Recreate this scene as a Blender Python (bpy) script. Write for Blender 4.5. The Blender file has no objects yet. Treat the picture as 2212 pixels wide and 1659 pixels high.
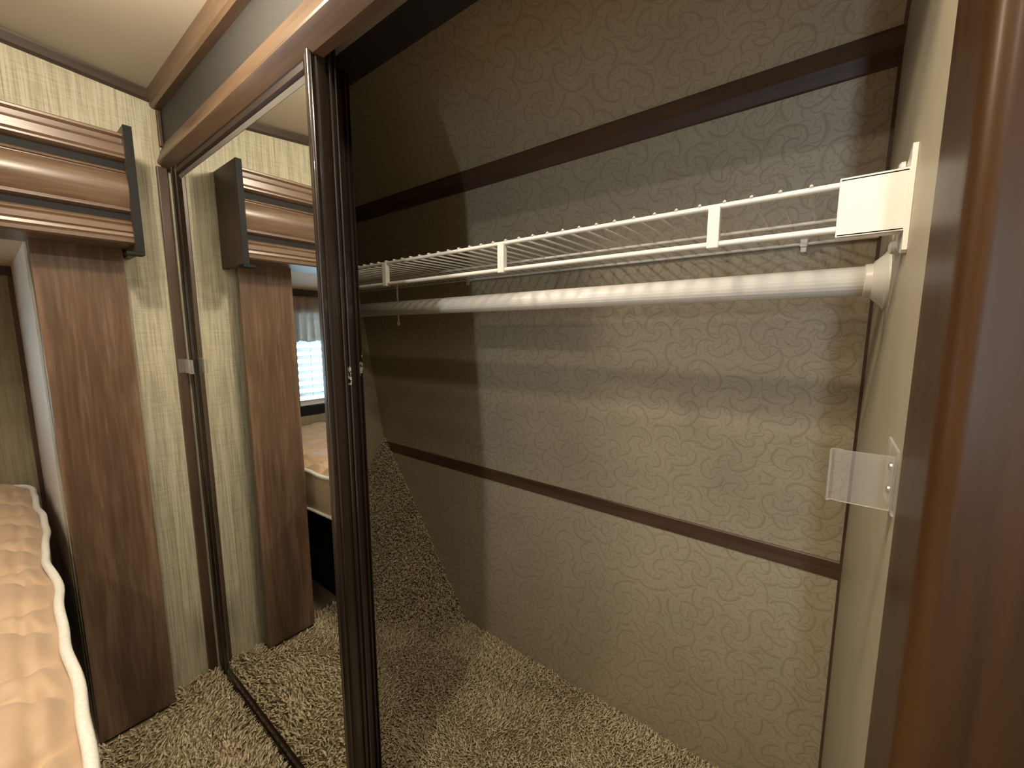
import bpy, bmesh, math, random
import numpy as np
from mathutils import Vector, Matrix
random.seed(7); rng = np.random.default_rng(7)
scene = bpy.context.scene
COL = scene.collection

# ------------------------------------------------------------------ camera
YAW, PITCH, ROLL, FPX = 0.65816, 0.12697, -0.00166, 882.84
EYE = Vector((0, 0, 0.933))
fw = Vector((-math.sin(YAW)*math.cos(PITCH), math.cos(YAW)*math.cos(PITCH), -math.sin(PITCH)))
r0 = Vector((math.cos(YAW), math.sin(YAW), 0)); u0 = r0.cross(fw)
rt = r0*math.cos(ROLL) + u0*math.sin(ROLL); up = -r0*math.sin(ROLL) + u0*math.cos(ROLL)
cd = bpy.data.cameras.new('camera'); cam = bpy.data.objects.new('camera', cd); COL.objects.link(cam)
cd.sensor_fit = 'HORIZONTAL'; cd.sensor_width = 36; cd.lens = 36*FPX/2212; cd.clip_start = 0.01
M4 = Matrix((rt, up, -fw)).transposed().to_4x4(); M4.translation = EYE
cam.matrix_world = M4
scene.camera = cam

# ------------------------------------------------------------------ world, lights, exposure
w = bpy.data.worlds.new('sky'); scene.world = w; w.use_nodes = True
bg = w.node_tree.nodes['Background']; bg.inputs[0].default_value = (0.58, 0.83, 1.0, 1); bg.inputs[1].default_value = 7.0
scene.view_settings.view_transform = 'Standard'; scene.view_settings.look = 'None'
scene.view_settings.exposure = 0.15; scene.view_settings.gamma = 1.0
scene.view_settings.use_curve_mapping = False

def lamp(name, kind, loc, power, color, size=0.1, size_y=None, rot=(0, 0, 0)):
    l = bpy.data.lights.new(name, kind); l.energy = power; l.color = color
    o = bpy.data.objects.new(name, l); COL.objects.link(o); o.location = loc; o.rotation_euler = rot
    if kind == 'AREA':
        l.shape = 'RECTANGLE'; l.size = size; l.size_y = size_y or size
    else:
        l.shadow_soft_size = size
    return o
WARM = (1.0, 0.85, 0.66); COOL = (0.70, 0.86, 1.0)
# daylight through the narrow gap of the door in the rear wall; the sky itself lights the slide-out window
lamp('daylight_door_gap', 'AREA', (0.235, -1.90, 0.75), 16.0, COOL, 0.10, 1.40, (math.pi/2, 0, 0))
LAMPS = [(-0.69, 0.06, 9.6, 'POINT'), (-0.20, -0.75, 7.4, 'AREA'), (-0.08, 0.11, 4.6, 'AREA')]

# ------------------------------------------------------------------ materials
def mat(name):
    m = bpy.data.materials.new(name); m.use_nodes = True
    nt = m.node_tree; b = nt.nodes['Principled BSDF']
    return m, nt, b
def N(nt, t, **k):
    n = nt.nodes.new(t)
    for a, v in k.items(): setattr(n, a, v)
    return n
def L(nt, a, b): nt.links.new(a, b)
def mth(nt, op, a, b=None, c=None):
    n = N(nt, 'ShaderNodeMath', operation=op)
    for i, v in enumerate((a, b, c)):
        if v is None: continue
        if isinstance(v, (int, float)): n.inputs[i].default_value = v
        else: L(nt, v, n.inputs[i])
    return n.outputs[0]
def ramp(nt, fac, stops):
    n = N(nt, 'ShaderNodeValToRGB'); cr = n.color_ramp
    while len(cr.elements) < len(stops): cr.elements.new(0.5)
    for e, (p, c) in zip(cr.elements, stops):
        e.position = p; e.color = (*c, 1) if len(c) == 3 else c
    L(nt, fac, n.inputs[0]); return n.outputs[0]
def coords(nt, scale=(1, 1, 1), which='Object'):
    tc = N(nt, 'ShaderNodeTexCoord'); mp = N(nt, 'ShaderNodeMapping'); mp.inputs['Scale'].default_value = scale
    L(nt, tc.outputs[which], mp.inputs[0]); return mp.outputs[0]
def noise(nt, vec, scale, detail=3, rough=.5, dist=0):
    n = N(nt, 'ShaderNodeTexNoise'); n.inputs['Scale'].default_value = scale; n.inputs['Detail'].default_value = detail
    n.inputs['Roughness'].default_value = rough; n.inputs['Distortion'].default_value = dist
    L(nt, vec, n.inputs['Vector']); return n.outputs['Fac']
def bump(nt, b, h, strength, dist=0.002):
    n = N(nt, 'ShaderNodeBump'); n.inputs['Strength'].default_value = strength; n.inputs['Distance'].default_value = dist
    L(nt, h, n.inputs['Height']); L(nt, n.outputs[0], b.inputs['Normal'])
def S(r, g, b):   # sRGB 0-255 -> linear
    f = lambda c: (c/255/12.92) if c/255 <= .04045 else ((c/255+.055)/1.055)**2.4
    return (f(r), f(g), f(b))
def plain(name, c, rough=.5, metal=0, coat=0, spec=None, noise_amt=0.06, sc=40):
    m, nt, b = mat(name)
    v = coords(nt); n = noise(nt, v, sc, 3)
    d = tuple(x*(1-noise_amt) for x in c); l = tuple(min(1, x*(1+noise_amt)) for x in c)
    L(nt, ramp(nt, n, [(.3, d), (.7, l)]), b.inputs['Base Color'])
    b.inputs['Roughness'].default_value = rough; b.inputs['Metallic'].default_value = metal
    b.inputs['Coat Weight'].default_value = coat
    if spec is not None: b.inputs['Specular IOR Level'].default_value = spec
    return m
def wood(name, dark, mid, light, axis='z', rough=.38, coat=.15, scale=1.0, knots=0.6):
    m, nt, b = mat(name)
    st = 0.07
    sc = {'x': (st, 1, 1), 'y': (1, st, 1), 'z': (1, 1, st)}[axis]
    v = coords(nt, tuple(s*scale for s in sc))
    big = noise(nt, v, 14, 4, .55, knots)
    fine = noise(nt, v, 130, 3, .6)
    t = mth(nt, 'ADD', mth(nt, 'MULTIPLY', big, .68), mth(nt, 'MULTIPLY', fine, .32))
    L(nt, ramp(nt, t, [(.33, dark), (.5, mid), (.66, light)]), b.inputs['Base Color'])
    b.inputs['Roughness'].default_value = rough; b.inputs['Coat Weight'].default_value = coat
    b.inputs['Coat Roughness'].default_value = .25
    bump(nt, b, fine, .15, .0006)
    return m
def scroll_paper(name, base, line, swap):
    """embossed acanthus-like scroll wallpaper: spirals grown in voronoi cells"""
    m, nt, b = mat(name)
    tc = N(nt, 'ShaderNodeTexCoord')
    dn = N(nt, 'ShaderNodeTexNoise'); dn.inputs['Scale'].default_value = 22; dn.inputs['Detail'].default_value = 2
    L(nt, tc.outputs['Object'], dn.inputs['Vector'])
    sep = N(nt, 'ShaderNodeSeparateXYZ'); L(nt, tc.outputs['Object'], sep.inputs[0])
    ds = N(nt, 'ShaderNodeSeparateXYZ'); L(nt, dn.outputs['Color'], ds.inputs[0])
    cx = mth(nt, 'ADD', sep.outputs[0], mth(nt, 'MULTIPLY', ds.outputs[0], .014))
    cz = mth(nt, 'ADD', mth(nt, 'SUBTRACT', sep.outputs[2], mth(nt, 'MULTIPLY', sep.outputs[1], .6)), mth(nt, 'MULTIPLY', ds.outputs[1], .014))
    cmb = N(nt, 'ShaderNodeCombineXYZ'); L(nt, cx, cmb.inputs[0]); L(nt, cz, cmb.inputs[1])
    total = None
    for sc, arms, turn, off in ((17, 3, 70, 0.0), (33, 3, 120, 3.3)):
        mp = N(nt, 'ShaderNodeMapping'); mp.inputs['Location'].default_value = (off, off*.7, 0); L(nt, cmb.outputs[0], mp.inputs[0])
        vo = N(nt, 'ShaderNodeTexVoronoi', voronoi_dimensions='2D', feature='F1'); vo.inputs['Scale'].default_value = sc
        L(nt, mp.outputs[0], vo.inputs['Vector'])
        su = N(nt, 'ShaderNodeVectorMath', operation='SUBTRACT'); L(nt, mp.outputs[0], su.inputs[0]); L(nt, vo.outputs['Position'], su.inputs[1])
        sx = N(nt, 'ShaderNodeSeparateXYZ'); L(nt, su.outputs[0], sx.inputs[0])
        ang = mth(nt, 'ARCTAN2', sx.outputs[1], sx.outputs[0])
        ln = N(nt, 'ShaderNodeVectorMath', operation='LENGTH'); L(nt, su.outputs[0], ln.inputs[0])
        rr = mth(nt, 'POWER', mth(nt, 'MULTIPLY', ln.outputs['Value'], sc), .7)
        cr = N(nt, 'ShaderNodeSeparateXYZ'); L(nt, vo.outputs['Color'], cr.inputs[0])
        sgn = mth(nt, 'SUBTRACT', mth(nt, 'MULTIPLY', mth(nt, 'GREATER_THAN', cr.outputs[0], .5), 2), 1)
        ph = mth(nt, 'ADD', mth(nt, 'MULTIPLY', ang, arms), mth(nt, 'MULTIPLY', mth(nt, 'MULTIPLY', rr, sgn), 16))
        ph = mth(nt, 'ADD', ph, mth(nt, 'MULTIPLY', cr.outputs[1], 6.28))
        s = mth(nt, 'ABSOLUTE', mth(nt, 'SINE', mth(nt, 'MULTIPLY', ph, .5)))
        ln2 = mth(nt, 'SMOOTH_MIN', mth(nt, 'MULTIPLY', s, 1.9), 1.0, .2)
        total = ln2 if total is None else mth(nt, 'MINIMUM', total, mth(nt, 'ADD', ln2, .12))
    mott = noise(nt, tc.outputs['Object'], 7, 3)
    c = ramp(nt, total, [(.0, line), (.75, base)])
    mx = N(nt, 'ShaderNodeMix', data_type='RGBA', blend_type='MULTIPLY'); mx.inputs[0].default_value = 1
    L(nt, c, mx.inputs[6]); L(nt, ramp(nt, mott, [(.3, (.9, .9, .9)), (.7, (1, 1, 1))]), mx.inputs[7])
    L(nt, mx.outputs[2], b.inputs['Base Color'])
    b.inputs['Roughness'].default_value = .42; b.inputs['Specular IOR Level'].default_value = .35
    bump(nt, b, total, .25, .0012)
    return m
def grass_paper(name, base, dark):
    m, nt, b = mat(name)
    v = coords(nt, (1, 1, .03)); h = coords(nt, (.06, .06, 1))
    a = noise(nt, v, 90, 3, .6); c = noise(nt, v, 330, 2, .5); d = noise(nt, h, 420, 2)
    t = mth(nt, 'ADD', mth(nt, 'ADD', mth(nt, 'MULTIPLY', a, .32), mth(nt, 'MULTIPLY', c, .45)), mth(nt, 'MULTIPLY', d, .2))
    L(nt, ramp(nt, t, [(.38, dark), (.55, base)]), b.inputs['Base Color'])
    b.inputs['Roughness'].default_value = .6; bump(nt, b, t, .15, .0006)
    return m

mPaper = scroll_paper('closet_scroll_wallpaper', (.42, .362, .262), (.315, .264, .185), 'xz')
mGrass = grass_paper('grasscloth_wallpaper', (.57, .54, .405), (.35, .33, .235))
mSide = plain('closet_side_paper', (.42, .37, .265), .5, noise_amt=.05, sc=15)
mFascia = plain('fascia_paper', (.032, .030, .027), .65)
mCeil = plain('ceiling_vinyl', (.52, .475, .38), .55, noise_amt=.02, sc=8)
mTan = plain('slide_ceiling_tan', (.50, .38, .25), .6)
mWhiteWall = plain('slide_side_white', (.78, .69, .60), .5, noise_amt=.03)
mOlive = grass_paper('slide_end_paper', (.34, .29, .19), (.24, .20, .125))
mWalV = wood('walnut_upright', (.040, .023, .015), (.112, .067, .042), (.235, .150, .098), 'z', .35, .2)
mWalY = wood('walnut_valance', (.045, .026, .016), (.108, .068, .043), (.19, .125, .080), 'y', .36, .18)
mWalX = wood('walnut_header', (.070, .040, .023), (.128, .080, .048), (.180, .118, .072), 'x', .40, .12)
mTrimDark = wood('dark_trim', (.018, .010, .006), (.038, .022, .013), (.062, .038, .023), 'y', .5, .05)
mTrimDarkX = wood('dark_trim_long', (.040, .020, .010), (.080, .042, .023), (.115, .064, .037), 'x', .45, .1)
mTrimDarkZ = wood('dark_trim_upright', (.035, .020, .013), (.078, .048, .032), (.115, .075, .050), 'z', .42, .15)
mMahog = wood('mahogany_jamb', (.030, .0125, .0040), (.060, .027, .0086), (.084, .041, .014), 'z', .40, .08, .6, 1.2)
mMahog.node_tree.nodes['Principled BSDF'].inputs['Specular IOR Level'].default_value = .18
mBlackLam = plain('black_laminate', (.010, .011, .012), .65, spec=.2)
mBoard = plain('endboard_brown', (.075, .048, .033), .5)
mFrame = plain('bronze_door_frame', (.022, .014, .010), .24, 0, .5, noise_amt=.2)
mFrameWood = wood('door_rail_wrap', (.010, .005, .003), (.020, .010, .006), (.030, .015, .008), 'x', .55, .0)  # dark brown rail, darkened further to include the header's shadow in its colour
mAlu = plain('track_grey', (.30, .27, .23), .4, .3)
mBead = plain('bead_grey', (.13, .12, .105), .45)
mBlack = plain('black_track', (.008, .007, .006), .7)
mWhite = plain('white_epoxy', (.77, .745, .685), .33, 0, .2, noise_amt=.02)
mWhiteRod = plain('white_pole', (.90, .87, .81), .36, 0, .2, noise_amt=.02)
mCream = plain('cream_board', (.75, .68, .50), .6)
mMattSide = plain('mattress_side_tan', (.62, .47, .31), .75, noise_amt=.08, sc=60)
mPiping = plain('white_piping', (.85, .84, .78), .8, noise_amt=.08, sc=300)
mScrew = plain('steel_screw', (.6, .58, .55), .3, 1)
mFabric = plain('curtain_taupe', (.50, .43, .38), .85, noise_amt=.15, sc=30)
mSlat = plain('blind_white', (.85, .87, .88), .5, noise_amt=.01)
def translucent(m, c, k):
    nt = m.node_tree; out = nt.nodes['Material Output']; b = nt.nodes['Principled BSDF']
    t = N(nt, 'ShaderNodeBsdfTranslucent'); t.inputs[0].default_value = (*c, 1)
    mx = N(nt, 'ShaderNodeMixShader'); mx.inputs[0].default_value = k
    L(nt, b.outputs[0], mx.inputs[1]); L(nt, t.outputs[0], mx.inputs[2]); L(nt, mx.outputs[0], out.inputs[0])
translucent(mFabric, (.80, .74, .68), .5)
mLampWhite = plain('lamp_housing_white', (.8, .78, .72), .4)
def quilt_mat():
    m, nt, b = mat('peach_quilt')
    v = coords(nt); n = noise(nt, v, 9, 4); f = noise(nt, v, 160, 3, .7)
    t = mth(nt, 'ADD', mth(nt, 'MULTIPLY', n, .7), mth(nt, 'MULTIPLY', f, .3))
    L(nt, ramp(nt, t, [(.3, (.53, .37, .24)), (.7, (.62, .45, .30))]), b.inputs['Base Color'])
    b.inputs['Roughness'].default_value = .55; b.inputs['Sheen Weight'].default_value = .2
    bump(nt, b, noise(nt, coords(nt, (1, .35, 1)), 45, 3), .35, .004)
    return m
mQuilt = quilt_mat()
def carpet_mat():
    m, nt, b = mat('beige_carpet')
    v = coords(nt); n = noise(nt, v, 160, 2, .5); g = noise(nt, v, 6, 3)
    t = mth(nt, 'ADD', mth(nt, 'MULTIPLY', n, .8), mth(nt, 'MULTIPLY', g, .2))
    L(nt, ramp(nt, t, [(.34, (.25, .190, .105)), (.5, (.74, .63, .425)), (.66, (.93, .84, .62))]), b.inputs['Base Color'])
    b.inputs['Roughness'].default_value = .95; b.inputs['Specular IOR Level'].default_value = .1
    return m
mCarpet = carpet_mat()
mCarpetBase = plain('carpet_backing', (.27, .21, .13), .95, noise_amt=.3, sc=120)  # darker than the pile, shade between tufts put into the colour
def mirror_mat():
    m, nt, b = mat('mirror_silver')
    b.inputs['Base Color'].default_value = (.90, .91, .89, 1); b.inputs['Metallic'].default_value = 1
    b.inputs['Roughness'].default_value = .0
    return m
mMirror = mirror_mat()
def clear_mat(name, tint=(1, 1, 1), rough=.04, ior=1.46):
    m, nt, b = mat(name)
    b.inputs['Base Color'].default_value = (*tint, 1); b.inputs['Transmission Weight'].default_value = 1
    b.inputs['Roughness'].default_value = rough; b.inputs['IOR'].default_value = ior
    return m
def acrylic():
    m, nt, b = mat('clear_acrylic')
    out = nt.nodes['Material Output']; tr = N(nt, 'ShaderNodeBsdfTransparent'); tr.inputs[0].default_value = (.95, .945, .93, 1)
    b.inputs['Base Color'].default_value = (.85, .83, .78, 1); b.inputs['Roughness'].default_value = .12
    fr = N(nt, 'ShaderNodeFresnel'); fr.inputs[0].default_value = 1.45
    k = mth(nt, 'ADD', mth(nt, 'MULTIPLY', fr.outputs[0], .6), .10)
    mx = N(nt, 'ShaderNodeMixShader'); L(nt, k, mx.inputs[0]); L(nt, tr.outputs[0], mx.inputs[1]); L(nt, b.outputs[0], mx.inputs[2]); L(nt, mx.outputs[0], out.inputs[0])
    return m
mClear = acrylic()
mGlass = clear_mat('window_pane', (.97, .99, 1), 0, 1.02)
def emit_mat(name, c, s):
    m, nt, b = mat(name)
    b.inputs['Base Color'].default_value = (*c, 1); b.inputs['Emission Color'].default_value = (*c, 1); b.inputs['Emission Strength'].default_value = s
    return m
mLens = emit_mat('lamp_lens', (1, .85, .62), 6)
# door frame with chipped paint at hand height
def chipped():
    m, nt, b = mat('bronze_frame_chipped')
    tc = N(nt, 'ShaderNodeTexCoord'); geo = N(nt, 'ShaderNodeNewGeometry')
    sp = N(nt, 'ShaderNodeSeparateXYZ'); L(nt, geo.outputs['Position'], sp.inputs[0])
    n = noise(nt, geo.outputs['Position'], 150, 4, .65)
    band = mth(nt, 'SUBTRACT', 1.0, mth(nt, 'MULTIPLY', mth(nt, 'ABSOLUTE', mth(nt, 'SUBTRACT', sp.outputs[2], .868)), 32))
    ys = mth(nt, 'MULTIPLY', mth(nt, 'GREATER_THAN', sp.outputs[1], .3445), mth(nt, 'SUBTRACT', 1.0, mth(nt, 'COMPARE', sp.outputs[1], .380, .0275)))
    k = mth(nt, 'MULTIPLY', mth(nt, 'GREATER_THAN', mth(nt, 'ADD', n, mth(nt, 'MULTIPLY', band, .25)), .70), mth(nt, 'GREATER_THAN', band, 0))
    k = mth(nt, 'MULTIPLY', k, ys)
    mx = N(nt, 'ShaderNodeMix', data_type='RGBA'); L(nt, k, mx.inputs[0])
    mx.inputs[6].default_value = (.022, .014, .010, 1); mx.inputs[7].default_value = (.45, .43, .40, 1)
    L(nt, mx.outputs[2], b.inputs['Base Color'])
    b.inputs['Roughness'].default_value = .26; b.inputs['Coat Weight'].default_value = .4
    return m
mChip = chipped()

# ------------------------------------------------------------------ geometry helpers
WL = {}
def link(o):
    COL.objects.link(o); return o
def mk(name, V, F, m, parent=None, smooth=False, origin=None):
    V = [Vector(v) for v in V]
    if parent is not None: org = WL[parent.name]
    elif origin is not None: org = Vector(origin)
    else:
        xs = [v.x for v in V]; ys = [v.y for v in V]; zs = [v.z for v in V]
        org = Vector(((min(xs)+max(xs))/2, (min(ys)+max(ys))/2, min(zs)))
    me = bpy.data.meshes.new(name)
    me.from_pydata([tuple(v-org) for v in V], [], F)
    bm = bmesh.new(); bm.from_mesh(me); bmesh.ops.recalc_face_normals(bm, faces=bm.faces); bm.to_mesh(me); bm.free()
    if smooth:
        for p in me.polygons: p.use_smooth = True
    if m is not None: me.materials.append(m)
    o = link(bpy.data.objects.new(name, me))
    if parent is None: o.location = org
    else: o.parent = parent
    WL[o.name] = org
    return o
def thing(name, loc, label=None, cat=None, group=None, kind=None):
    o = link(bpy.data.objects.new(name, None)); o.location = loc; o.empty_display_size = .05
    WL[o.name] = Vector(loc); tag(o, label, cat, group, kind); return o
def tag(o, label=None, cat=None, group=None, kind=None):
    if label: o['label'] = label
    if cat: o['category'] = cat
    if group: o['group'] = group
    if kind: o['kind'] = kind
    return o
class G:
    def __init__(s): s.V = []; s.F = []
    def add(s, V, F):
        n = len(s.V); s.V += [tuple(v) for v in V]; s.F += [tuple(i+n for i in f) for f in F]; return s
    def box(s, x0, x1, y0, y1, z0, z1, bev=0.0):
        if bev <= 0:
            V = [(x, y, z) for x in (x0, x1) for y in (y0, y1) for z in (z0, z1)]
            return s.add(V, [(0, 1, 3, 2), (4, 6, 7, 5), (0, 4, 5, 1), (2, 3, 7, 6), (0, 2, 6, 4), (1, 5, 7, 3)])
        bm = bmesh.new(); bmesh.ops.create_cube(bm, size=1)
        for v in bm.verts:
            v.co = Vector(((x0+x1)/2+v.co.x*(x1-x0), (y0+y1)/2+v.co.y*(y1-y0), (z0+z1)/2+v.co.z*(z1-z0)))
        bmesh.ops.bevel(bm, geom=list(bm.edges), offset=bev, segments=2, profile=.5, affect='EDGES')
        bm.verts.index_update(); s.add([v.co.copy() for v in bm.verts], [[v.index for v in f.verts] for f in bm.faces]); bm.free(); return s
    def prism(s, pts, axis, a0, a1):
        n = len(pts)
        def P(p, a):
            return {'x': (a, p[0], p[1]), 'y': (p[0], a, p[1]), 'z': (p[0], p[1], a)}[axis]
        V = [P(p, a0) for p in pts] + [P(p, a1) for p in pts]
        F = [(i, (i+1) % n, n+(i+1) % n, n+i) for i in range(n)] + [tuple(range(n))[::-1], tuple(range(n, 2*n))]
        return s.add(V, F)
    def tube(s, path, rad, seg=8, cap=True):
        path = [Vector(p) for p in path]; n = len(path); V = []; F = []
        prev = None
        for i, p in enumerate(path):
            t = (path[min(i+1, n-1)]-path[max(i-1, 0)]).normalized()
            if prev is None:
                a = Vector((0, 0, 1)) if abs(t.z) < .9 else Vector((1, 0, 0))
            else: a = prev
            b = t.cross(a).normalized(); a = b.cross(t).normalized(); prev = a
            r = rad[i] if isinstance(rad, (list, tuple)) else rad
            for k in range(seg):
                th = 2*math.pi*k/seg; V.append(p+a*math.cos(th)*r+b*math.sin(th)*r)
        for i in range(n-1):
            for k in range(seg):
                F.append((i*seg+k, i*seg+(k+1) % seg, (i+1)*seg+(k+1) % seg, (i+1)*seg+k))
        if cap: F += [tuple(range(seg))[::-1], tuple(range((n-1)*seg, n*seg))]
        return s.add(V, F)
    def lathe(s, prof, c, axis='x', seg=32):
        """prof: (along, radius) list; c: centre"""
        V = []; F = []; n = len(prof)
        for a, r in prof:
            for k in range(seg):
                th = 2*math.pi*k/seg; u, v = r*math.cos(th), r*math.sin(th)
                V.append({'x': (c[0]+a, c[1]+u, c[2]+v), 'y': (c[0]+u, c[1]+a, c[2]+v), 'z': (c[0]+u, c[1]+v, c[2]+a)}[axis])
        for i in range(n-1):
            for k in range(seg): F.append((i*seg+k, i*seg+(k+1) % seg, (i+1)*seg+(k+1) % seg, (i+1)*seg+k))
        F += [tuple(range(seg))[::-1], tuple(range((n-1)*seg, n*seg))]
        return s.add(V, F)
    def out(s, name, m, parent=None, smooth=False, origin=None): return mk(name, s.V, s.F, m, parent, smooth, origin)
def autosmooth(o, ang=35):
    me = o.data
    for p in me.polygons: p.use_smooth = True
    bm = bmesh.new(); bm.from_mesh(me)
    for e in bm.edges:
        if len(e.link_faces) == 2 and e.calc_face_angle(0) > math.radians(ang): e.smooth = False
    bm.to_mesh(me); bm.free(); return o
def st(o): return tag(o, kind='structure')

XL, XR = -1.284, 0.0475          # left wall, right closet wall
YM = 0.319                       # mirror plane
K0, K1, K2, K3 = (.87, 0.0), (.885, .515), (.775, 1.304), (.415, 1.604)   # closet back wall profile (y, z)
XF, ZSC, YS = -1.87, 1.12, .0747  # slide-out end wall, its ceiling, its near side wall
CS = -0.09                        # bedroom ceiling slope along y
def ceil_z(y): return 1.482 + CS*(y-.30)

# ------------------------------------------------------------------ structure: floor, ceiling, walls
st(G().box(-2.0, 1.2, -2.0, 1.0, -.08, 0).out('floor', mCarpetBase))
g = G(); g.prism([(.33, ceil_z(.33)), (-1.9, ceil_z(-1.9)), (-1.9, 1.85), (.33, 1.85)], 'x', XL-.06, 1.2)
st(g.out('ceiling', mCeil))
st(G().box(-1.4, 1.2, .33, .95, 1.62, 1.7).out('ceiling_closet', mBlack))

wb = thing('wall_back', (-.6, .87, 0), kind='structure')
def wall_panel(a, b):
    d = Vector((0, b[0]-a[0], b[1]-a[1])).normalized(); n = Vector((0, d.z, -d.y))*.02   # outward (+y)
    pts = [(a[0], a[1]), (b[0], b[1]), (b[0]+n.y, b[1]+n.z), (a[0]+n.y, a[1]+n.z)]
    return G().prism(pts, 'x', -1.34, .12).out('wall_panel', mPaper, wb)
wall_panel(K0, K1); wall_panel(K1, K2); wall_panel(K2, K3)
def batten(k, lo, hi, half, lab):
    """wood strip over a joint, bent along the two panels it covers"""
    pl = Vector((lo[0]-k[0], lo[1]-k[1])).normalized(); ph = Vector((hi[0]-k[0], hi[1]-k[1])).normalized()
    nl = Vector((pl.y, -pl.x)); nh = Vector((-ph.y, ph.x))
    if nl.x > 0: nl = -nl
    if nh.x > 0: nh = -nh
    t = .004; k = Vector(k); nm = (nl+nh).normalized()
    A = k+pl*half; B = k+ph*half
    pts = [A-nl*.001, A+nl*t*.4, A-pl*.002+nl*t, k+nm*t, B-ph*.002+nh*t, B+nh*t*.4, B-nh*.001, k-nm*.001]
    o = G().prism([tuple(p) for p in pts], 'x', XL-.01, XR+.001).out('batten', mTrimDarkX, wb); o['label'] = lab
batten(K1, K0, K2, .0175, 'narrow dark brown batten over the lower wallpaper joint')
batten(K2, K1, K3, .024, 'dark brown batten over the upper wallpaper joint')

# right closet wall + brown gap strip in the corner
st(G().box(XR, XR+.03, .3872, .97, 0, 1.66).out('wall_right', mSide))
g = G()
for a, b in ((K0, K1), (K1, K2), (K2, K3)):
    g.prism([(a[0]-.004, a[1]), (b[0]-.004, b[1]), (b[0]+.004, b[1]), (a[0]+.004, a[1])], 'x', XR-.004, XR+.002)
st(g.out('trim_5', mTrimDarkZ))
# bedroom-side wood jamb at the right
def arc(cx, cy, r, a0, a1, n=8): return [(cx+r*math.cos(math.radians(a0+(a1-a0)*i/n)), cy+r*math.sin(math.radians(a0+(a1-a0)*i/n))) for i in range(n+1)]
j = thing('door_jamb', (.09, .34, 0), 'wide glossy reddish brown wooden jamb at the right edge of the closet', 'jamb')
prof = [(XR-.001, .387)] + [(XR-.001, .312)] + arc(XR+.010, .303, .011, 180, 270) + [(.135, .292), (.135, .387)]
autosmooth(G().prism(prof, 'z', 0, 1.60).out('post', mMahog, j), 50)
st(G().box(.135, 1.2, .30, .34, 0, 1.66).out('wall_front', mMahog))

# left wall with the slide-out opening (bedroom grasscloth), closet left side
g = G(); g.box(XL-.05, XL, YS+.0003, .33, 0, 1.86); g.box(XL-.05, XL, -1.56, YS, ZSC, 1.86); g.box(XL-.05, XL, -2.0, -1.56, 0, 1.86)
st(g.out('wall_left', mGrass))
st(G().box(XL-.05, XL, .3302, .97, 0, 1.70).out('wall_closet_left', mSide))
# rear and far-right walls (behind the photographer)
g = G(); g.box(-2.0, .185, -1.86, -1.80, 0, 1.86); g.box(.285, 1.2, -1.86, -1.80, 0, 1.86); g.box(.185, .285, -1.86, -1.80, 1.46, 1.86)
st(g.out('wall_rear', mGrass))
st(G().box(1.12, 1.2, -1.9, .34, 0, 1.86).out('wall_far_right', mGrass))
# slide-out box
st(G().box(-1.93, XL-.0502, YS, YS+.03, 0, 1.2).out('wall_slide_side', mWhiteWall))
st(G().box(-1.93, XL-.05, -1.60, -1.56, 0, 1.2).out('wall_slide_far', mWhiteWall))
st(G().box(-1.93, XL-.0502, -1.60, YS+.03, ZSC, ZSC+.05).out('ceiling_slide', mTan))
WY0, WY1, WZ0, WZ1 = -1.00, -.185, .585, 1.03
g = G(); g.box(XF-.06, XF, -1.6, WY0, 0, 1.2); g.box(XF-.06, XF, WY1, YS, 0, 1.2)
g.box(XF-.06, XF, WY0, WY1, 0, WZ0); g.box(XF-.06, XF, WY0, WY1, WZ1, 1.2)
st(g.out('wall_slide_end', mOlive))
st(G().box(XF, XF+.012, -1.56, YS-.001, ZSC-.026, ZSC-.0005).out('trim_6', mTrimDark))
st(G().box(XF, XF+.010, YS-.010, YS-.0005, 0, ZSC-.027).out('trim_7', mTrimDarkZ))

# ------------------------------------------------------------------ closet front: header, fascia, tracks
st(G().box(XL, 1.2, .3122, .332, 1.3742, 1.65).out('wall_fascia', mFascia))
hp = [(.332, 1.374), (.3125, 1.374), (.311, 1.373), (.2966, 1.3345), (.2955, 1.3305), (.2960, 1.3270), (.2990, 1.3240), (.3175, 1.3122), (.332, 1.312)]
st(autosmooth(G().prism(hp, 'x', XL, 1.2).out('trim_1', mWalX), 18))
# brown band under the ceiling (front) and crown strip on the left wall
zc = ceil_z(.30)
tp = [(.312, 1.447), (.298, 1.447), (.293, 1.452), (.291, 1.47), (.289, zc+.001), (.312, zc)]
st(G().prism(tp, 'x', XL, 1.2).out('trim_2', mWalX))
def crown(y0, y1):
    V = []; F = []
    prof = [(0, -.024), (.007, -.024), (.010, -.020), (.011, -.004), (.012, .002), (0, .004)]
    for y in (y0, y1):
        for a, z in prof: V.append((XL+a, y, ceil_z(y)+z))
    n = len(prof)
    F = [(i, (i+1) % n, n+(i+1) % n, n+i) for i in range(n)] + [tuple(range(n)), tuple(range(n, 2*n))]
    return G().add(V, F)
st(crown(-1.8, .292).out('trim_3', mTrimDark))
# upright trim in the corner: jamb below the header, slim pieces above it
st(G().box(XL, XL+.013, .292, .3115, 0, 1.3185, .002).out('trim_4', mTrimDarkZ))
st(G().box(XL, XL+.009, .303, .3115, 1.366, 1.446, .002).out('trim_8', mTrimDarkZ))
st(G().box(XL, XL+.005, .2925, .3028, 1.3195, 1.446, .001).out('trim_9', mSide))
tr = thing('sliding_door_track', (-.6, .38, 1.345), 'grey metal ceiling track with a black rear channel for the sliding doors', 'track')
G().box(XL, 1.1, .3325, .372, 1.347, 1.36).out('front_channel', mAlu, tr)
G().box(XL, 1.1, .3725, .432, 1.352, 1.37).out('rear_channel', mBlack, tr)
G().box(XL, 1.1, .3325, .432, 1.3702, 1.62).out('header_core', mBlack, tr)

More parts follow.
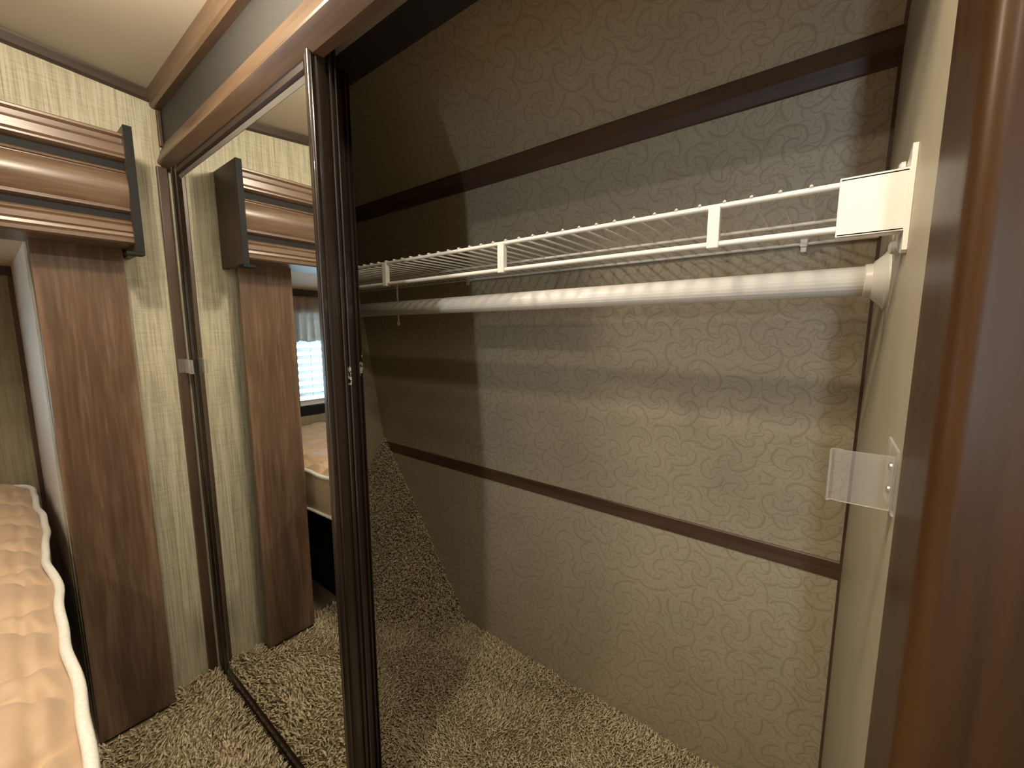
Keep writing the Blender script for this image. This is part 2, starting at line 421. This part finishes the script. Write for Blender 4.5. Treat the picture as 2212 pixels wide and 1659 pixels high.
# ------------------------------------------------------------------ sliding mirror doors
def edge_profile(x, y0, y1, inner, front):
    """plan outline of a ribbed right-hand stile: x = outer edge, y0 front, y1 back"""
    d = y1-y0
    P = [(inner, y0+.007), (inner, y0+.002)] + arc(inner+.004, y0+.003, .0035, 200, 300, 4)
    P += arc(x-.007, y0+.004, .005, 240, 350, 5)
    P += [(x-.0035, y0+.0085), (x-.001, y0+.010), (x, y0+.013), (x, y0+d*.56), (x-.0015, y0+d*.60), (x-.004, y0+d*.62), (x-.004, y0+d*.68)]
    P += arc(x-.0025, y0+d*.78, .0028, -90, 90, 6)
    P += [(x-.004, y0+d*.88), (x-.004, y0+d*.91), (x-.001, y0+d*.93), (x, y0+d*.955), (x-.001, y1), (inner, y1)]
    return P
def mirror_door(name, loc, x0, x1, y0, y1, z0, z1, label, glass_y, chip=True):
    d = thing(name, loc, label, 'door', 'sliding mirror doors')
    gx1 = x1-.0175; gx0 = x0+.060
    o = G().prism(edge_profile(x1, y0, y1, gx1, True), 'z', z0, z1).out('stile', mChip if chip else mFrame, d); autosmooth(o, 28)
    P = [(x0, y1), (x0, y0+.004)] + arc(x0+.022, y0+.010, .010, 190, 350, 8) + [(x0+.036, y0+.010)] + arc(x0+.048, y0+.009, .007, 180, 330, 6) + [(gx0, y0+.008), (gx0, y1)]
    autosmooth(G().prism(P, 'z', z0, z1).out('stile', mFrame, d), 28)
    zt = z1
    T = [(y1, zt), (y0+.014, zt), (y0+.014, zt-.032), (y0+.004, zt-.0335), (y0+.001, zt-.0365), (y0+.003, zt-.039), (y0, zt-.0415), (y0, zt-.051), (y0+.003, zt-.054), (y0+.007, zt-.056), (y1, zt-.056)]
    autosmooth(G().prism(T, 'x', gx0, gx1).out('top_rail', mFrameWood, d), 30)
    B = [(y0, z0), (y1, z0), (y1, z0+.026), (y0+.007, z0+.026), (y0+.004, z0+.024), (y0+.002, z0+.015), (y0+.004, z0+.012), (y0, z0+.008)]
    autosmooth(G().prism(B, 'x', gx0, gx1).out('bottom_rail', mFrame, d), 30)
    G().box(gx0-.002, gx1+.002, glass_y, glass_y+.004, z0+.022, zt-.052).out('mirror_glass', mMirror, d)
    b = G()
    b.prism([(glass_y, zt-.056), (glass_y-.0035, zt-.056), (glass_y-.0005, zt-.063), (glass_y, zt-.063)], 'x', gx0, gx1)
    b.out('glass_bead', mBead, d)
    return d
mirror_door('mirror_door', (-.93, .33, 0), -1.268, -.588, .312, .351, .014, 1.3465,
            'front sliding closet door with a tall mirror in a ribbed dark bronze frame', YM)
mirror_door('mirror_door', (-1.0, .395, 0), -1.268, -.657, .376, .4145, .014, 1.3515,
            'rear sliding door behind the mirror door, only its dark ribbed edge showing', .383)

# ------------------------------------------------------------------ closet wire shelf and hanging rod
ZS, YF, YB, YMID = 1.069, .511, .800, .654
sh = thing('wire_shelf', (-.62, .65, 1.02), 'white coated wire shelf with a double-rod front lip across the closet', 'shelf')
X0, X1 = XL+.004, .004
autosmooth(G().tube([(X0, YF, ZS), (X1, YF, ZS)], .0032, 12).out('front_rod', mWhite, sh))
autosmooth(G().tube([(X0, YF, 1.029), (X1, YF, 1.029)], .0034, 12).out('lip_rod', mWhite, sh))
autosmooth(G().tube([(X0, YMID, ZS-.001), (X1, YMID, ZS-.001)], .0022, 10).out('middle_rod', mWhite, sh))
autosmooth(G().tube([(X0, YB, ZS-.001), (XR-.003, YB, ZS-.001)], .0025, 10).out('back_rod', mWhite, sh))
wire_me = None
for i in range(51):
    x = -.0254*i - .0254*0
    if x < X0: break
    if wire_me is None:
        path = [(0, YF-.0034, ZS+.0022), (0, YF-.001, ZS+.0042), (0, YF+.004, ZS+.0036), (0, YF+.012, ZS+.0030), (0, YMID, ZS+.0028), (0, YB+.002, ZS+.0030)]
        o = autosmooth(G().tube(path, .00165, 6).out('wire', mWhite, sh)); wire_me = o
        o.location.x = -.0254*1
        base = o
    elif i > 1:
        c = base.copy(); link(c); c.parent = sh; c.location.x = x
for x in (-.714, -.414, -.111, -1.02):
    G().box(x-.0062, x+.0062, YF-.0050, YF+.0045, 1.0245, ZS+.0005, .0012).out('brace', mWhite, sh)
for x in (-.765, -.043):
    c = G(); c.box(x-.005, x+.005, YB-.005, YB+.014, ZS-.006, ZS+.006, .0012); c.box(x-.004, x+.004, YB-.003, YB+.004, ZS-.014, ZS-.006, .001)
    c.out('wall_clip', mWhite, sh)
# plastic end bracket on the right wall
eb = G(); eb.box(-.0035, XR-.003, YF-.0075, YF-.0035, 1.0205, ZS+.004, .0012)
eb.box(-.0035, XR-.003, YF-.0075, YF+.012, ZS+.001, ZS+.0045, .0008); eb.box(-.0035, XR-.003, YF-.0075, YF+.010, 1.0205, 1.0235, .0008)
ebo = eb.out('end_bracket', mWhite, sh)
fl = [(YF-.0085, 1.092), (YF-.004, 1.0915), (YF+.010, 1.087), (YF+.040, 1.079), (YF+.085, 1.072), (YF+.085, 1.030), (YF+.055, 1.018), (YF+.012, 1.0045), (YF-.006, 1.0015), (YF-.0085, 1.004)]
G().prism(fl, 'x', XR-.0038, XR-.0002).out('flange', mWhite, ebo)
for y, z in ((YF+.036, 1.0855-.001), (YF+.048, 1.0145)):
    autosmooth(G().lathe([(0, .0062), (-.003, .0060), (-.0045, .004), (-.005, .001)], (XR-.0038, y, z), 'x', 16).out('screw_head', mWhite, ebo))

cr = thing('closet_rod', (-.62, .648, .974), 'thick white fluted hanging rod under the wire shelf', 'closet rod')
YR, ZR, RR = .648, .992, .0172
V = []; F = []; seg = 72
for xi, x in enumerate((XL+.006, XR-.006)):
    for k in range(seg):
        th = 2*math.pi*k/seg; r = RR*(1 - .022*(k % 3 == 0)); V.append((x, YR+r*math.cos(th), ZR+r*math.sin(th)))
for k in range(seg): F.append((k, (k+1) % seg, seg+(k+1) % seg, seg+k))
F += [tuple(range(seg))[::-1], tuple(range(seg, 2*seg))]
mk('pole', V, F, mWhiteRod, cr, True)
for sx, xx in ((1, XR), (-1, XL)):
    pr = [(0, .0335), (-.002*sx, .0335), (-.005*sx, .029), (-.012*sx, .0225), (-.014*sx, .0195), (-.020*sx, .0192), (-.021*sx, .0178)]
    autosmooth(G().lathe(pr, (xx, YR, ZR), 'x', 40).out('socket', mWhite, cr), 30)
# pull cord
pc = thing('pull_cord', (-.90, .685, .95), 'thin beaded white pull cord hanging behind the closet rod', 'cord')
px, py = -.911, .685
path = [(px, py, 1.066)]; rad = [.0012]
z = 1.066; k = 0
while z > .962:
    z -= .0035; k += 1; path.append((px+.0006*math.sin(k*.5), py, z)); rad.append(.0030 if k % 2 else .0019)
autosmooth(G().tube(path, rad, 8).out('beads', mCream, pc), 70)
autosmooth(G().lathe([(0, .0020), (-.003, .0042), (-.007, .0048), (-.011, .0036), (-.012, .001)], (px, py, .962), 'z', 14).out('knob', mCream, pc))
G().tube([(px, py-.003, 1.0715), (px, py+.003, 1.0715)], .002, 8).out('knot', mCream, pc)

# ------------------------------------------------------------------ clear plastic door guides
cg = thing('door_guide', (.035, .41, .79), 'clear acrylic door bumper screwed to the right closet wall', 'door bumper', 'clear acrylic door bumpers')
G().box(XR-.0022, XR-.0002, .398, .455, .797, .846, .0006).out('base_plate', mClear, cg)
G().box(.0155, XR-.0024, .4045, .4072, .7985, .8405, .0006).out('arm', mClear, cg)
cl = [(.0155, .4045), (.0155, .4072), (.0125, .4095), (.0085, .4090), (.0070, .4040), (.0085, .4035), (.0105, .4065), (.0130, .4065)]
G().prism(cl, 'z', .7985, .8405).out('lip', mClear, cg)
for z in (.811, .829):
    autosmooth(G().lathe([(0, .0036), (-.0012, .0034), (-.002, .0012)], (XR-.0022, .421, z), 'x', 14).out('screw', mScrew, cg))
cg2 = thing('door_guide', (-1.24, .30, .83), 'clear acrylic door bumper at the far left edge of the mirror', 'door bumper', 'clear acrylic door bumpers')
G().box(XL+.0132, XL+.0152, .2935, .3105, .833, .867, .0005).out('base_plate', mClear, cg2)
G().box(XL+.0154, -1.222, .3045, .3068, .833, .867, .0005).out('arm', mClear, cg2)
G().box(-1.2218, -1.2095, .3015, .3085, .833, .867, .001).out('lip', mClear, cg2)

# ------------------------------------------------------------------ slide-out surround: walnut panel, valance
wp = thing('slide_out_column', (-1.258, .142, 0), 'tall walnut-grain side column of the slide-out beside the bed', 'column')
G().box(-1.252, -1.233, YS, .2095, .010, 1.16, .0015).out('face_board', mWalV, wp)
G().box(XL+.0003, -1.2522, YS+.004, .196, .014, 1.16).out('backing_strip', mBlackLam, wp)
va = thing('slide_out_valance', (-1.2, -.6, 1.11), 'long moulded walnut valance along the top of the slide-out', 'valance')
XV = -1.149
zt, zb = 1.329, 1.113; hgt = zt-zb
def vz(f): return zt-hgt*f
vp = [(XL+.0003, vz(0)), (XV-.006, vz(0)), (XV-.003, vz(.010)), (XV-.003, vz(.028)), (XV-.009, vz(.045)), (XV-.010, vz(.085)), (XV-.004, vz(.10)), (XV-.001, vz(.12)),
      (XV-.001, vz(.185)), (XV-.003, vz(.20)), (XV+.001, vz(.212)), (XV+.001, vz(.228)), (XV-.004, vz(.245)), (XV-.016, vz(.26)), (XV-.018, vz(.295)), (XV-.012, vz(.325)),
      (XV-.005, vz(.338)), (XV-.004, vz(.352)), (XV-.007, vz(.36))]
for i in range(13):
    a = math.pi*(i/12); vp.append((XV-.007+.013*math.sin(a)**.8, vz(.365+.30*(i/12))))
vp += [(XV-.007, vz(.672)), (XV-.003, vz(.68)), (XV-.003, vz(.695)), (XV-.008, vz(.71)), (XV-.017, vz(.725)), (XV-.017, vz(.765)), (XV-.008, vz(.79)),
       (XV-.003, vz(.80)), (XV-.001, vz(.815)), (XV-.004, vz(.83)), (XV-.001, vz(.84)), (XV-.001, vz(.885)), (XV-.004, vz(.895)), (XV-.001, vz(.905)),
       (XV+.000, vz(.93)), (XV-.003, vz(.945)), (XV+.001, vz(.955)), (XV+.001, vz(.985)), (XV-.003, vz(1)), (XL+.0003, vz(1))]
autosmooth(G().prism(vp, 'y', -1.62, .2145).out('moulding', mWalY, va), 25)
for f0, f1 in ((.250, .318), (.716, .778)):
    o = G().box(XV-.03, XV-.0125, -1.615, .2143, vz(f1), vz(f0)).out('groove_inlay', mBlackLam, va)
en = G().box(XL+.0006, XV+.008, .2147, .2285, 1.098, 1.342, .001).out('end_board', mBoard, va)
en['label'] = 'dark brown end board of the valance'
G().box(XV+.0081, XV+.0091, .2147, .2285, 1.098, 1.342).out('edge_band', mBlackLam, en)
G().box(XV-.022, XV+.008, .200, .2285, 1.092, 1.0978).out('bottom_cleat', mBlackLam, en)

# ------------------------------------------------------------------ slide-out window, blind and curtain
wn = thing('window_1', (XF, -.59, WZ0), kind='structure')
f = G(); t = .03
f.box(XF-.05, XF+.006, WY0-.012, WY0+t, WZ0-.03, WZ1+.02); f.box(XF-.05, XF+.006, WY1-t, WY1+.012, WZ0-.03, WZ1+.02)
f.box(XF-.05, XF+.006, WY0+t, WY1-t, WZ0-.03, WZ0+.012); f.box(XF-.05, XF+.006, WY0+t, WY1-t, WZ1-.02, WZ1+.02)
f.out('window_frame', mBlackLam, wn)
G().box(XF-.045, XF-.041, WY0+.01, WY1-.01, WZ0, WZ1).out('pane', mGlass, wn)
bl = thing('window_blind', (XF-.012, -.59, .60), 'white horizontal slat blind in the slide-out window, seen in the mirror', 'blind')
b0 = None
for i in range(13):
    z = .615+.034*i
    if b0 is None:
        a = math.radians(38); dx, dz = .0155*math.cos(a), .0155*math.sin(a)
        P = [(-dx, -dz), (-.3*dx, -.1*dz+.0008), (dx, dz), (dx-.0003, dz-.0006), (-.3*dx, -.1*dz), (-dx+.0003, -dz-.0006)]
        P = [(XF-.016+p[0], .615+p[1]) for p in P]
        b0 = G().prism(P, 'y', WY0+.035, WY1-.033).out('slat', mSlat, bl)
    else:
        c = b0.copy(); link(c); c.parent = bl; c.location.z = .034*i
G().box(XF-.026, XF-.008, WY0+.035, WY1-.033, .5985, .6065, .001).out('bottom_rail', mSlat, bl)
for y in (-.28, -.60, -.90):
    G().tube([(XF-.004, y, .60), (XF-.004, y, 1.03)], .0009, 5).out('ladder_cord', mSlat, bl)
# curtain valance: gathered cloth
V = []; F = []; ny, nz = 220, 14
for j_ in range(nz):
    fz = j_/(nz-1)
    for i in range(ny):
        y = -1.06+i/(ny-1)*(.93)
        amp = .003+.011*fz
        d = amp*(math.sin(y*150+1.5*math.sin(y*23))+.4*math.sin(y*311+2*fz))
        V.append((XF+.026+d, y, 1.088-fz*(.196+.004*math.sin(y*90))))
for j_ in range(nz-1):
    for i in range(ny-1): F.append((j_*ny+i, j_*ny+i+1, (j_+1)*ny+i+1, (j_+1)*ny+i))
cv = mk('curtain_valance', V, F, mFabric, None, True)
sm = cv.modifiers.new('thick', 'SOLIDIFY'); sm.thickness = .0015
tag(cv, 'gathered taupe curtain valance above the window blind', 'curtain')

# ------------------------------------------------------------------ bed
MZ = .496
bd = thing('mattress', (-.8, -.7, .36), 'peach quilted mattress with white piping in the slide-out', 'mattress')
BX0, BX1, BY0 = -1.85, .30, -1.46
def edge_y(x):
    y = .022 - .026*(x+.55) if x < -.55 else .022
    y = min(y, .045)
    y += .0022*math.sin(x*17+.6)+.0012*math.sin(x*41)
    y -= .007*math.exp(-((x+1.17)/.06)**2)
    if x < BX0+.11: y -= .11-math.sqrt(max(0, .11**2-(BX0+.11-x)**2))
    return y
def stitch(x, y):
    p, a, lam = .088, .024, .24
    best = 9; 
    n0 = round(x/p)
    for n in (n0-1, n0, n0+1):
        xl = n*p + a*math.sin(2*math.pi*y/lam + (n % 2)*math.pi)
        best = min(best, abs(x-xl))
    return best
nx, nyy = 330, 120
V = []; F = []
for i in range(nx):
    x = BX0 + (BX1-BX0)*i/(nx-1)
    ey = edge_y(x)
    for k in range(nyy):
        q = (k/(nyy-1)); v = 1-(1-q)**1.6 if False else q
        yy = ey - (ey-BY0)*(v**1.7)
        dist = ey-yy
        d = stitch(x, yy-.02)
        puff = .025*(1-math.exp(-(d/.010)**1.1))
        puff += .0025*math.sin(x*63+yy*31)*math.sin(yy*55-x*20)
        hem = 1-math.exp(-(dist/.02)**2)
        hg = .007*math.exp(-((dist-.034)/.007)**2)
        z = MZ-.007 + (puff*hem) + .006*(1-math.exp(-dist/.03)) - hg
        V.append((x, yy, z))
for i in range(nx-1):
    for k in range(nyy-1): F.append((i*nyy+k, (i+1)*nyy+k, (i+1)*nyy+k+1, i*nyy+k+1))
mk('quilted_top', V, F, mQuilt, bd, True)
V = []; F = []; rows = 7
for i in range(nx):
    x = BX0 + (BX1-BX0)*i/(nx-1); ey = edge_y(x)
    for k in range(rows):
        t = k/(rows-1); V.append((x, ey+.006*math.sin(math.pi*t)-.004*t, MZ-.006-t*.128))
for i in range(nx-1):
    for k in range(rows-1): F.append((i*rows+k, (i+1)*rows+k, (i+1)*rows+k+1, i*rows+k+1))
n0 = len(V)
V += [(BX0, BY0, MZ-.006), (BX1, BY0, MZ-.006), (BX1, BY0, MZ-.134), (BX0, BY0, MZ-.134)]
F += [(n0, n0+1, n0+2, n0+3)]
F += [tuple([k for k in range(rows)] + [n0+3, n0]), tuple([(nx-1)*rows+k for k in range(rows)] + [n0+2, n0+1])]
mk('side_border', V, F, mMattSide, bd, True)
pp = [(BX0+(BX1-BX0)*i/240, edge_y(BX0+(BX1-BX0)*i/240)+.003, MZ-.004+.0025*math.sin(i*.33)) for i in range(241)]
mk_p = G().tube(pp, .0062, 8); mk_p.out('piping', mPiping, bd, True)
pp = [(p[0], p[1]-.003, MZ-.132) for p in pp]
G().tube(pp, .005, 8).out('piping', mPiping, bd, True)
bb = thing('bed_platform', (-.8, -.7, 0), 'black bed platform with a cream board edge under the mattress', 'bed platform')
G().box(-1.86, .28, -1.47, .014, .340, .3575, .002).out('deck_board', mCream, bb)
G().box(-1.86, .24, -1.47, -.045, .0, .3398).out('skirt', mBlackLam, bb)
G().tube([(-1.07, .008, .341), (-1.069, .009, .30), (-1.072, .008, .265)], .0022, 6).out('strap', mCream, bb)

# ------------------------------------------------------------------ closet corner: carpeted slope
A = Vector((-.856, .87, 0)); B = Vector((XL, .517, 0)); C = Vector((XL, .885, .552))
Bk = Vector((XL, .90, 0))
fac = thing('carpeted_corner', (XL+.15, .75, 0), 'carpet-covered slanted corner panel inside the closet beside the back wall', 'corner panel')
nrm = (B-A).cross(C-A).normalized()
if nrm.y > 0: nrm = -nrm
V = [A, B, C, Vector((XL, .89, 0)), Vector((-.856, .875, 0))]
mk('slope_board', [A+Vector((.0, .012, 0)), B+Vector((.001, 0, 0)), C+Vector((.001, .002, 0)), Vector((XL+.001, .889, 0))], [(0, 1, 2), (0, 2, 3), (1, 3, 2), (0, 3, 1)], mCarpetBase, fac)

# carpet pile: tufts as one mesh
def tufts(name, P, Nn, lean, h, r, parent=None, origin=(0, 0, 0)):
    n = len(P)
    a = np.cross(Nn, np.array([0.31, 0.52, 0.79])); a /= np.linalg.norm(a, axis=1)[:, None]; b = np.cross(Nn, a)
    th0 = rng.uniform(0, 2*math.pi, n)
    vs = []
    hh = (h*rng.uniform(.65, 1.15, n))[:, None]; rr = (r*rng.uniform(.7, 1.25, n))[:, None]
    for lev, (f, rad, ln) in enumerate(((0, .9, 0), (.55, 1.05, .35), (1.0, .55, 1.0))):
        for k in range(3):
            th = th0+2*math.pi*k/3+lev*.6
            vs.append(P + Nn*hh*f + lean*hh*ln + (a*np.cos(th)[:, None]+b*np.sin(th)[:, None])*rr*rad)
    Vv = np.stack(vs, 1).reshape(-1, 3)
    base = (np.arange(n)*9)[:, None]
    q = []
    for lev in (0, 3):
        for k in range(3):
            k2 = (k+1) % 3
            q += [[lev+k, lev+k2, lev+3+k2], [lev+k, lev+3+k2, lev+3+k]]
    q.append([6, 7, 8])
    tri = (base[:, :, None] + np.array(q)[None]).reshape(-1, 3)
    me = bpy.data.meshes.new(name)
    Vv = Vv-np.array(origin)
    me.vertices.add(len(Vv)); me.vertices.foreach_set('co', Vv.astype(np.float32).ravel())
    me.loops.add(tri.size); me.loops.foreach_set('vertex_index', tri.astype(np.int32).ravel())
    me.polygons.add(len(tri)); me.polygons.foreach_set('loop_start', np.arange(0, tri.size, 3, dtype=np.int32))
    me.update(calc_edges=True); me.validate(); me.materials.append(mCarpet)
    o = link(bpy.data.objects.new(name, me)); o['kind'] = 'stuff'
    if parent: o.parent = parent
    else: o.location = origin
    return o
def lowfreq(x, y, s):
    return np.sin(x*7.3*s+1.1)+np.sin(y*9.1*s+2.3+x*3*s)+np.sin((x+y)*13.7*s)+.7*np.sin((x-1.7*y)*19*s+.5)
def grid(x0, x1, y0, y1, sp):
    X, Y = np.meshgrid(np.arange(x0, x1, sp), np.arange(y0, y1, sp)); X = X.ravel(); Y = Y.ravel()
    return X+rng.uniform(-.45, .45, X.size)*sp, Y+rng.uniform(-.45, .45, X.size)*sp
SP = .0070
x, y = grid(-1.28, -.22, -.06, .306, SP); X1_, Y1_ = x, y
x, y = grid(-1.28, .045, .306, .872, .0049)
keep = (((x-A.x)*(B.y-A.y)-(y-A.y)*(B.x-A.x)) < 0)
if keep.mean() < .5: keep = ~keep
X2_, Y2_ = x[keep], y[keep]
x = np.concatenate([X1_, X2_]); y = np.concatenate([Y1_, Y2_])
ok = ~((y > .310) & (y < .416) & (x < -.585)) & ~((y > .288) & (y < .313) & (x < XL+.016)) & ~((x < -1.231) & (y < .2105) & (y > .07))
x, y = x[ok], y[ok]
ridge = .010*np.exp(-((y-.297)/.009)**2)*(x < -.55) + .007*np.exp(-((y-.262)/.012)**2)*(x < -.55)
z = ridge-.001
P = np.stack([x, y, z], 1); Nn = np.tile(np.array([0., 0, 1]), (len(P), 1))
ang = lowfreq(x, y, .9)*1.1
ln = np.stack([np.cos(ang), np.sin(ang), 0*ang], 1)*.55 + rng.normal(0, .45, (len(P), 3))*np.array([1, 1, .15])
sz = np.where(y > .306, .0023, .0034)
cp = tufts('carpet_pile', P, Nn, ln, .0130, sz, None, (-.6, .4, 0))
tag(cp, 'short beige twisted carpet pile on the closet and bedroom floor', 'carpet')
# pile on the slanted corner
n = 10500; u = rng.uniform(0, 1, (n, 2)); fl_ = u.sum(1) > 1; u[fl_] = 1-u[fl_]
An, Bn, Cn = (np.array(v) for v in (A, B, C))
P = An+u[:, :1]*(Bn-An)+u[:, 1:]*(Cn-An)
nv = np.array(nrm); Nn = np.tile(nv, (n, 1))
ln = rng.normal(0, .45, (n, 3)) + np.array([.1, 0, -.35])
ok = P[:, 0] > XL+.003
tufts('slope_pile', P[ok], Nn[ok], ln[ok], .0100, .0024, fac, tuple(WL[fac.name]))

# ------------------------------------------------------------------ bedroom ceiling lamps and rear door (behind the photographer)
for i, (lx, ly, pw, kind_) in enumerate(LAMPS):
    lz = ceil_z(ly)
    t = thing('ceiling_light', (lx, ly, lz-.02), ['round white ceiling light just in front of the closet header', 'round white ceiling light over the bed', 'round white ceiling light above the right end of the closet opening'][i], 'ceiling light', 'bedroom ceiling lights')
    autosmooth(G().lathe([(.03, .055), (0, .058), (-.008, .054), (-.010, .048), (.0, .046), (.002, .046)], (lx, ly, lz-.004), 'z', 32).out('housing', mLampWhite, t), 30)
    G().lathe([(0, .045), (-.004, .044)], (lx, ly, lz-.004), 'z', 32).out('lens', mLens, t)
    lo = lamp('ceiling_light_glow', kind_, (lx, ly, lz-.085 if kind_ == 'POINT' else lz-.016), pw, WARM, .03 if kind_ == 'POINT' else .085)
    if kind_ == 'AREA': lo.data.shape = 'DISK'
dr = thing('door_1', (-.2, -1.8, 0), kind='structure')
G().box(-.46, .183, -1.80, -1.77, .005, 1.46, .002).out('leaf', mWalV, dr)
